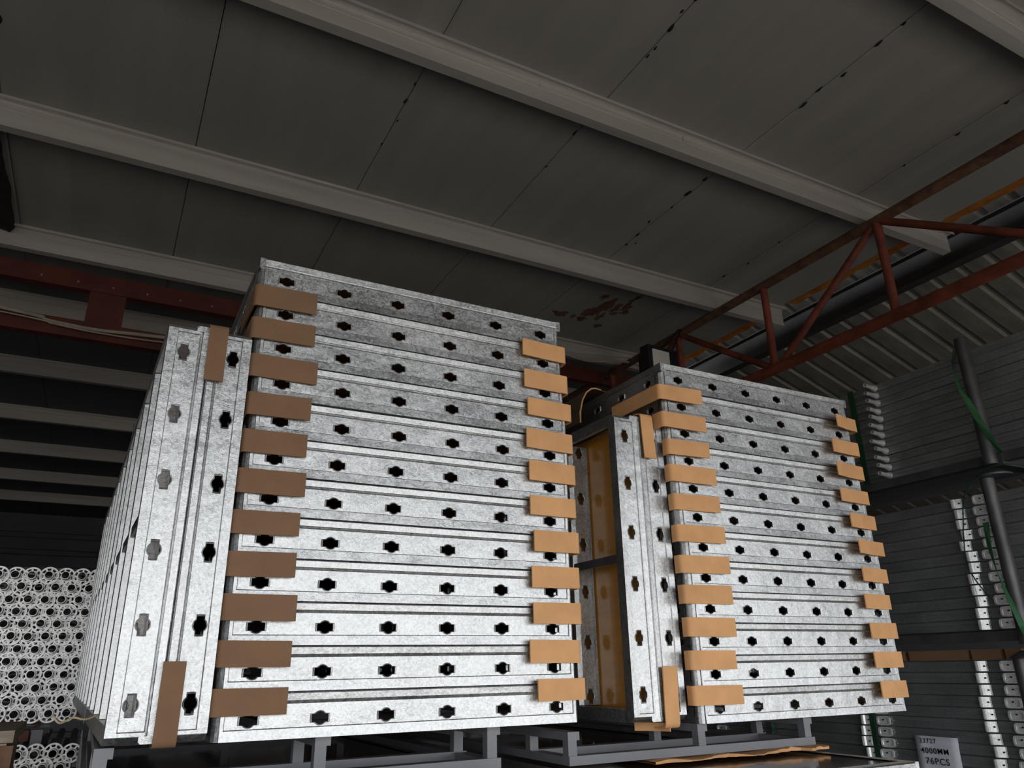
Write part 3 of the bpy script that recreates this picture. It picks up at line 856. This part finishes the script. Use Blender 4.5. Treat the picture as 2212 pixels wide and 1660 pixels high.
# upper bundle with tube spigots
def fit_up(r, k, h):
    link('spigot', me_spig, r, (0, 2.405 + .001 * k + random.uniform(-.008, .008), h / 2), (0, math.radians(4), math.radians(random.uniform(-4, 4))))
bundle('upper', 2.985, .0432, 12, .55, 4.6, fit_up, 'beams in the upper rack bundle', 'upper bundle at the right')
mp1 = plate_mesh(.049, .038); mp2 = ringplate_mesh(.049, .062)
def fit_mid(r, k, h):
    j = random.uniform(-.012, .012)
    link('bolt_hole', me_dot, link('clamp_plate', mp1, r, (0, 2.085 + j, h / 2)), (0, -.013, 0))
    j = random.uniform(-.01, .01)
    link('bolt_hole', me_dot, link('frame_plate', mp2, r, (0, 1.985 + j, h / 2)), (0, 0, .004))
bundle('mid', 2.305, .0492, 12, .55, 4.6, fit_mid, 'beams in the middle rack bundle', 'middle bundle at the right')
def fit_low(r, k, h):
    for yy in (2.155, 2.80):
        j = random.uniform(-.012, .012)
        link('bolt_hole', me_dot, link('clamp_plate', mp1, r, (0, yy + j, h / 2)), (0, -.013, 0))
    for yy in (2.04, 2.70, 3.55, 3.85):
        j = random.uniform(-.01, .01)
        link('bolt_hole', me_dot, link('frame_plate', mp2, r, (0, yy + j, h / 2)), (0, 0, .004))
bundle('low', 1.592, .049, 12, .55, 4.9, fit_low, 'beams in the lower rack bundle', 'lower bundle at the right')
# rear filler rows so the bundles have depth
for nm, z0, z1 in (('upper', 2.467, 2.985), ('middle', 1.715, 2.305), ('lower', 1.004, 1.592)):
    n = 12; h = (z1 - z0) / n
    mb = MB()
    for c in range(5):
        for k in range(n):
            mb.box(XB + .105 + c * .105, XB + .105 + c * .105 + .1, .6, 4.55, z0 + k * h, z0 + (k + 1) * h - .0015)
    o = link('beam_rows', mb.mesh('beam_rows', 'galv_beam'))
    tag(o, 'hidden rear rows of galvanised beams in the %s bundle' % nm, 'steel beams', None, 'stuff')
# stillages: bearers, posts
def stillage(z_bear, z_top, label, y_post):
    s = empty('stacking_rack', (XB, y_post, z_bear))
    tag(s, label, 'rack', 'stacking racks at the right')
    for yy in (-1.0, 0.0, 1.9):
        link('bearer', MB().box(-.06, .66, yy - .03, yy + .03, -.062, -.002).mesh('bearer', 'dark_steel'), s)
    link('side_rail', MB().box(-.055, -.012, -1.3, 2.6, -.045, -.004).mesh('side_rail', 'dark_steel'), s)
    link('post', MB().tube((-.10, 0, -.06), (-.10, 0, z_top - z_bear), .028, 18).mesh('post', 'dark_steel', 40), s)
    fm = MB().tube((-.10, 0, -.115), (-.10, 0, -.108), .072, 24).tube((-.10, 0, -.108), (-.10, 0, -.085), .068, 24, .031)
    link('flange', fm.mesh('flange', 'dark_steel', 40), s)
    return s
stillage(2.462, 3.01, 'upper stacking rack with a round pipe post at the right', 1.85)
stillage(1.712, 2.345, 'middle stacking rack with a round pipe post at the right', 1.885)
stillage(1.000, 1.595, 'lower stacking rack under the labelled beam bundle', 1.93)
# cardboard pads between middle and lower bundles
for i, (a, b) in enumerate(((1.965, 2.04), (2.055, 2.19), (2.205, 2.50), (2.52, 2.7))):
    mb = MB().box(-.002, .25, a, b - .006, 0, .043)
    tag(link('cardboard_pad', mb.mesh('cardboard_pad', 'kraft_shaded_brown'), None, (XB - .012, 0, 1.5935)), '%s brown cardboard pad from the post, on top of the lower beam bundle' % NTH[i], 'cardboard', 'cardboard pads on the lower bundle')
# straps
def twist_strap(pts, wd, label, mat):
    mb = MB(); P = [Vector(p) for p in pts]; n = len(P); vs = []
    for i, p in enumerate(P):
        t = (P[min(i + 1, n - 1)] - P[max(i - 1, 0)]).normalized()
        ang = i * .55
        side = Vector((math.sin(ang) * .8, math.cos(ang), 0)); side = (side - side.dot(t) * t).normalized()
        nn = side.cross(t) * .0008
        vs += [p + side * wd / 2 + nn, p - side * wd / 2 + nn, p - side * wd / 2 - nn, p + side * wd / 2 - nn]
    mb.add(vs, [(4 * i + j, 4 * i + (j + 1) % 4, 4 * i + 4 + (j + 1) % 4, 4 * i + 4 + j) for i in range(n - 1) for j in range(4)])
    return tag(link('strap', mb.mesh('strap', mat)), label, 'strap', 'packing straps on the racks')
twist_strap([(3.44, 1.905, 2.985), (3.42, 1.915, 2.93), (3.39, 1.91, 2.86), (3.365, 1.89, 2.78), (3.355, 1.86, 2.70), (3.355, 1.835, 2.61), (3.36, 1.81, 2.52), (3.37, 1.78, 2.435)], .026, 'green plastic strap twisting down the upper pipe post', 'strap')
twist_strap([(3.40, 1.935, 2.16), (3.385, 1.935, 2.05), (3.37, 1.92, 1.94), (3.355, 1.89, 1.84), (3.35, 1.86, 1.72), (3.35, 1.83, 1.62)], .026, 'green plastic strap twisting beside the middle pipe post', 'strap')
tag(link('strap', MB().box(-.003, -.001, 2.53, 2.565, 2.42, 2.99).mesh('strap', 'strap_dark'), None, (XB - .006, 0, 0)), 'dark green strap down the upper bundle near the spigots', 'strap', 'packing straps on the racks')
tag(link('strap', MB().box(-.020, -.018, 2.742, 2.768, 1.0, 1.60).mesh('strap', 'strap_dark'), None, (XB - .006, 0, 0)), 'dark green strap between clamp plates of the lower bundle', 'strap', 'packing straps on the racks')
twist_strap([(3.47, 3.40, 1.55), (3.46, 3.42, 1.4), (3.46, 3.40, 1.25), (3.47, 3.43, 1.1)], .05, 'pale green strap hanging behind the right pallet', 'strap')
tag(link('tie_wire', cable([(3.43, 1.70, 2.36), (3.36, 1.79, 2.385), (3.36, 1.90, 2.36), (3.40, 2.0, 2.29), (3.45, 2.06, 2.20), (3.475, 2.10, 2.06), (3.475, 2.09, 1.95), (3.475, 2.03, 1.84)], .0025, 'strap_dark')), 'thin dark green wire looping from the pipe post to the middle bundle', 'wire')
# paper label
pb = MB(); nx, nz = 6, 10
for i in range(nx + 1):
    for j in range(nz + 1):
        u, v = i / nx, j / nz
        pb.v.append((-.004 * math.sin(v * 9 + u * 2) * .5 - .003 * math.sin(u * 7), -.105 + .21 * u + .012 * (v - .5), -.30 * v))
for i in range(nx):
    for j in range(nz):
        pb.f.append([i * (nz + 1) + j, i * (nz + 1) + j + 1, (i + 1) * (nz + 1) + j + 1, (i + 1) * (nz + 1) + j]); pb.m.append(0)
me = pb.mesh('paper_label', 'paper', 80)
lab = link('paper_label', me, None, (XB - .022, 2.437, 1.268))
lab.modifiers.new('thickness', 'SOLIDIFY').thickness = .0006
tag(lab, 'white paper label printed with black count text on the lower bundle', 'label')
for txt, dz, dy, tw, tht in (('23727', -.0195, .034, .083, .0195), ('4000MM', -.0605, .008, .134, .0240), ('76PCS', -.1030, .003, .114, .0270)):
    cu = bpy.data.curves.new('lettering', 'FONT')
    cu.body = txt; cu.size = .05; cu.align_x = 'CENTER'; cu.align_y = 'CENTER'; cu.extrude = .0004; cu.offset = .0003
    cu.space_character = 1.16
    t = bpy.data.objects.new('lettering', cu); col.objects.link(t)
    dg = bpy.context.evaluated_depsgraph_get()
    tm = bpy.data.meshes.new_from_object(t.evaluated_get(dg))
    bpy.data.objects.remove(t)
    xs_ = [v.co.x for v in tm.vertices]; ys_ = [v.co.y for v in tm.vertices]
    fx, fy = tw / (max(xs_) - min(xs_)), tht / (max(ys_) - min(ys_))
    mx_, my_ = (max(xs_) + min(xs_)) / 2, (max(ys_) + min(ys_)) / 2
    for v in tm.vertices:
        v.co.x = (v.co.x - mx_) * fx; v.co.y = (v.co.y - my_) * fy
    tm.materials.clear(); tm.materials.append(MAT['ink'])
    to = link('lettering', tm, lab, (-.0075, dy, dz), (PI / 2, 0, -PI / 2))
    to['label'] = 'black printed text ' + txt

# ------------------------------------------------------------------ left: bundle of scaffold tubes with rosettes
S = 4.6 / 4.0
TY = 4.62
pitch = .0655 * S
ro = .0175 * S
me_tube = MB().pipe((0, 0, 0), (0, 1.8, 0), ro, ro * .87, 16).mesh('tube', 'galv_tube', 40)
def rosette_mesh():
    mb = MB(); R = pitch * .60; n = 32; th = .008
    def ring(ra, rb):
        vs = []
        for yy in (0, th):
            for r in (ra, rb):
                for i in range(n): vs.append((r * math.cos(2 * PI * i / n), yy, r * math.sin(2 * PI * i / n)))
        fs = []
        for i in range(n):
            j = (i + 1) % n
            fs += [(i, j, n + j, n + i), (2 * n + i, 3 * n + i, 3 * n + j, 2 * n + j), (n + i, n + j, 3 * n + j, 3 * n + i), (i, 2 * n + i, 2 * n + j, j)]
        mb.add(vs, fs)
    ring(R * .82, R); ring(ro, R * .57)
    for k in range(8):
        a = 2 * PI * (k + .5) / 8; wd = R * .09
        c, q = math.cos(a), math.sin(a); vs = []
        for yy in (0.0005, th - .0005):
            for rr, ss in ((R * .52, -1), (R * .88, -1), (R * .88, 1), (R * .52, 1)):
                vs.append((rr * c - ss * wd * q, yy, rr * q + ss * wd * c))
        mb.add(vs, [(0, 1, 2, 3), (7, 6, 5, 4), (0, 4, 5, 1), (2, 6, 7, 3)])
    return mb.mesh('rosette', 'galv_tube')
me_ros = rosette_mesh()
def tube_rows(zs, x_right, n, first, group, where):
    for r, z in enumerate(zs):
        for c in range(n):
            x = x_right - c * pitch - (pitch / 2 if r % 2 else 0)
            if x < -.62: continue
            o = empty('scaffold_tube', (x + random.uniform(-.004, .004), TY + random.uniform(-.0015, .0015), z + random.uniform(-.003, .003)))
            tag(o, '%s scaffold tube from the right, %s row down, %s' % (NTH[c], NTH[r], where), 'scaffold tube', group)
            link('tube', me_tube, o)
            colr = (c + (r % 2) * 2 + (r // 2) * 0) % 3 if True else 0
            link('rosette', me_ros, o, (0, .050 + .012 * colr, 0), (0, random.uniform(0, PI / 4), 0))
zrow = .0522 * S
tube_rows([2.085 - zrow * k for k in range(12)], -.022, 8, 0, 'scaffold tubes in the upper bundle', 'upper film-wrapped bundle')
tube_rows([1.24 - zrow * k for k in range(4)], -.012, 8, 0, 'scaffold tubes in the lower bundle', 'lower film-wrapped bundle')
# stretch film over the ends
def film(x0, x1, z0, z1, y, label):
    nx, nz = 40, 44; mb = MB()
    for i in range(nx + 1):
        for j in range(nz + 1):
            x = x0 + (x1 - x0) * i / nx; z = z0 + (z1 - z0) * j / nz
            d = .006 * math.sin(z * 90 + 4 * math.sin(x * 9)) + .005 * math.sin(z * 210 + x * 14) + random.uniform(-.003, .003)
            mb.v.append((x, y + d, z + .006 * math.sin(x * 17)))
    for i in range(nx):
        for j in range(nz):
            mb.f.append([i * (nz + 1) + j, (i + 1) * (nz + 1) + j, (i + 1) * (nz + 1) + j + 1, i * (nz + 1) + j + 1]); mb.m.append(0)
    o = link('stretch_film', mb.mesh('stretch_film', 'film', 60))
    tag(o, label, 'plastic film', 'stretch film on the tube bundles')
film(-.62, .02, 1.36, 2.12, TY - .035, 'crinkled clear film stretched over the upper bundle of scaffold tubes')
film(-.62, .03, .95, 1.235, TY - .035, 'crinkled clear film stretched over the lower bundle of scaffold tubes')
rk = empty('tube_rack', (-.35, TY, 1.3))
tag(rk, 'dark red steel bearer rack under the upper tube bundle', 'rack')
link('bearer', MB().box(-.4, .14, .15, .22, -.005, .045).mesh('bearer', 'red_flat'), rk)
link('bearer', MB().box(-.4, .14, 1.3, 1.37, -.005, .045).mesh('bearer', 'red_flat'), rk)
for xx in (-.4, .15):
    for yy in (.15, 1.3):
        link('leg', MB().box(xx, xx + .05, yy, yy + .05, -1.3, .045).mesh('leg', 'grey_paint'), rk)
rk2 = empty('tube_rack', (-.33, TY, .88))
tag(rk2, 'grey bearers under the lower tube bundle', 'rack')
for yy in (.3, 1.2):
    link('bearer', MB().box(-.3, .3, yy, yy + .07, 0.07, .125).mesh('bearer', 'grey_paint'), rk2)
    for xx in (-.3, .25):
        link('leg', MB().box(xx, xx + .05, yy, yy + .05, -.88, .07).mesh('leg', 'grey_paint'), rk2)
# small weathered crate at the lower left corner
cr = empty('timber_crate', (-.15, 2.6, 1.2))
tag(cr, 'weathered timber crate with rusty corner at the lower left', 'crate')
link('lid', MB().box(-.5, .002, 0, .5, .232, .262).mesh('lid', 'wood'), cr)
link('side', MB().box(-.5, -.012, .012, .49, 0, .230).mesh('side', 'wood'), cr)
link('corner_iron', MB().box(-.010, .006, .004, .05, -.02, .225).box(-.05, .006, -.006, .003, -.02, .225).mesh('corner_iron', 'rust'), cr)
for xx in (-.48, -.06):
    for yy in (.02, .44):
        link('leg', MB().box(xx, xx + .05, yy, yy + .05, -1.2, 0).mesh('leg', 'rust'), cr)
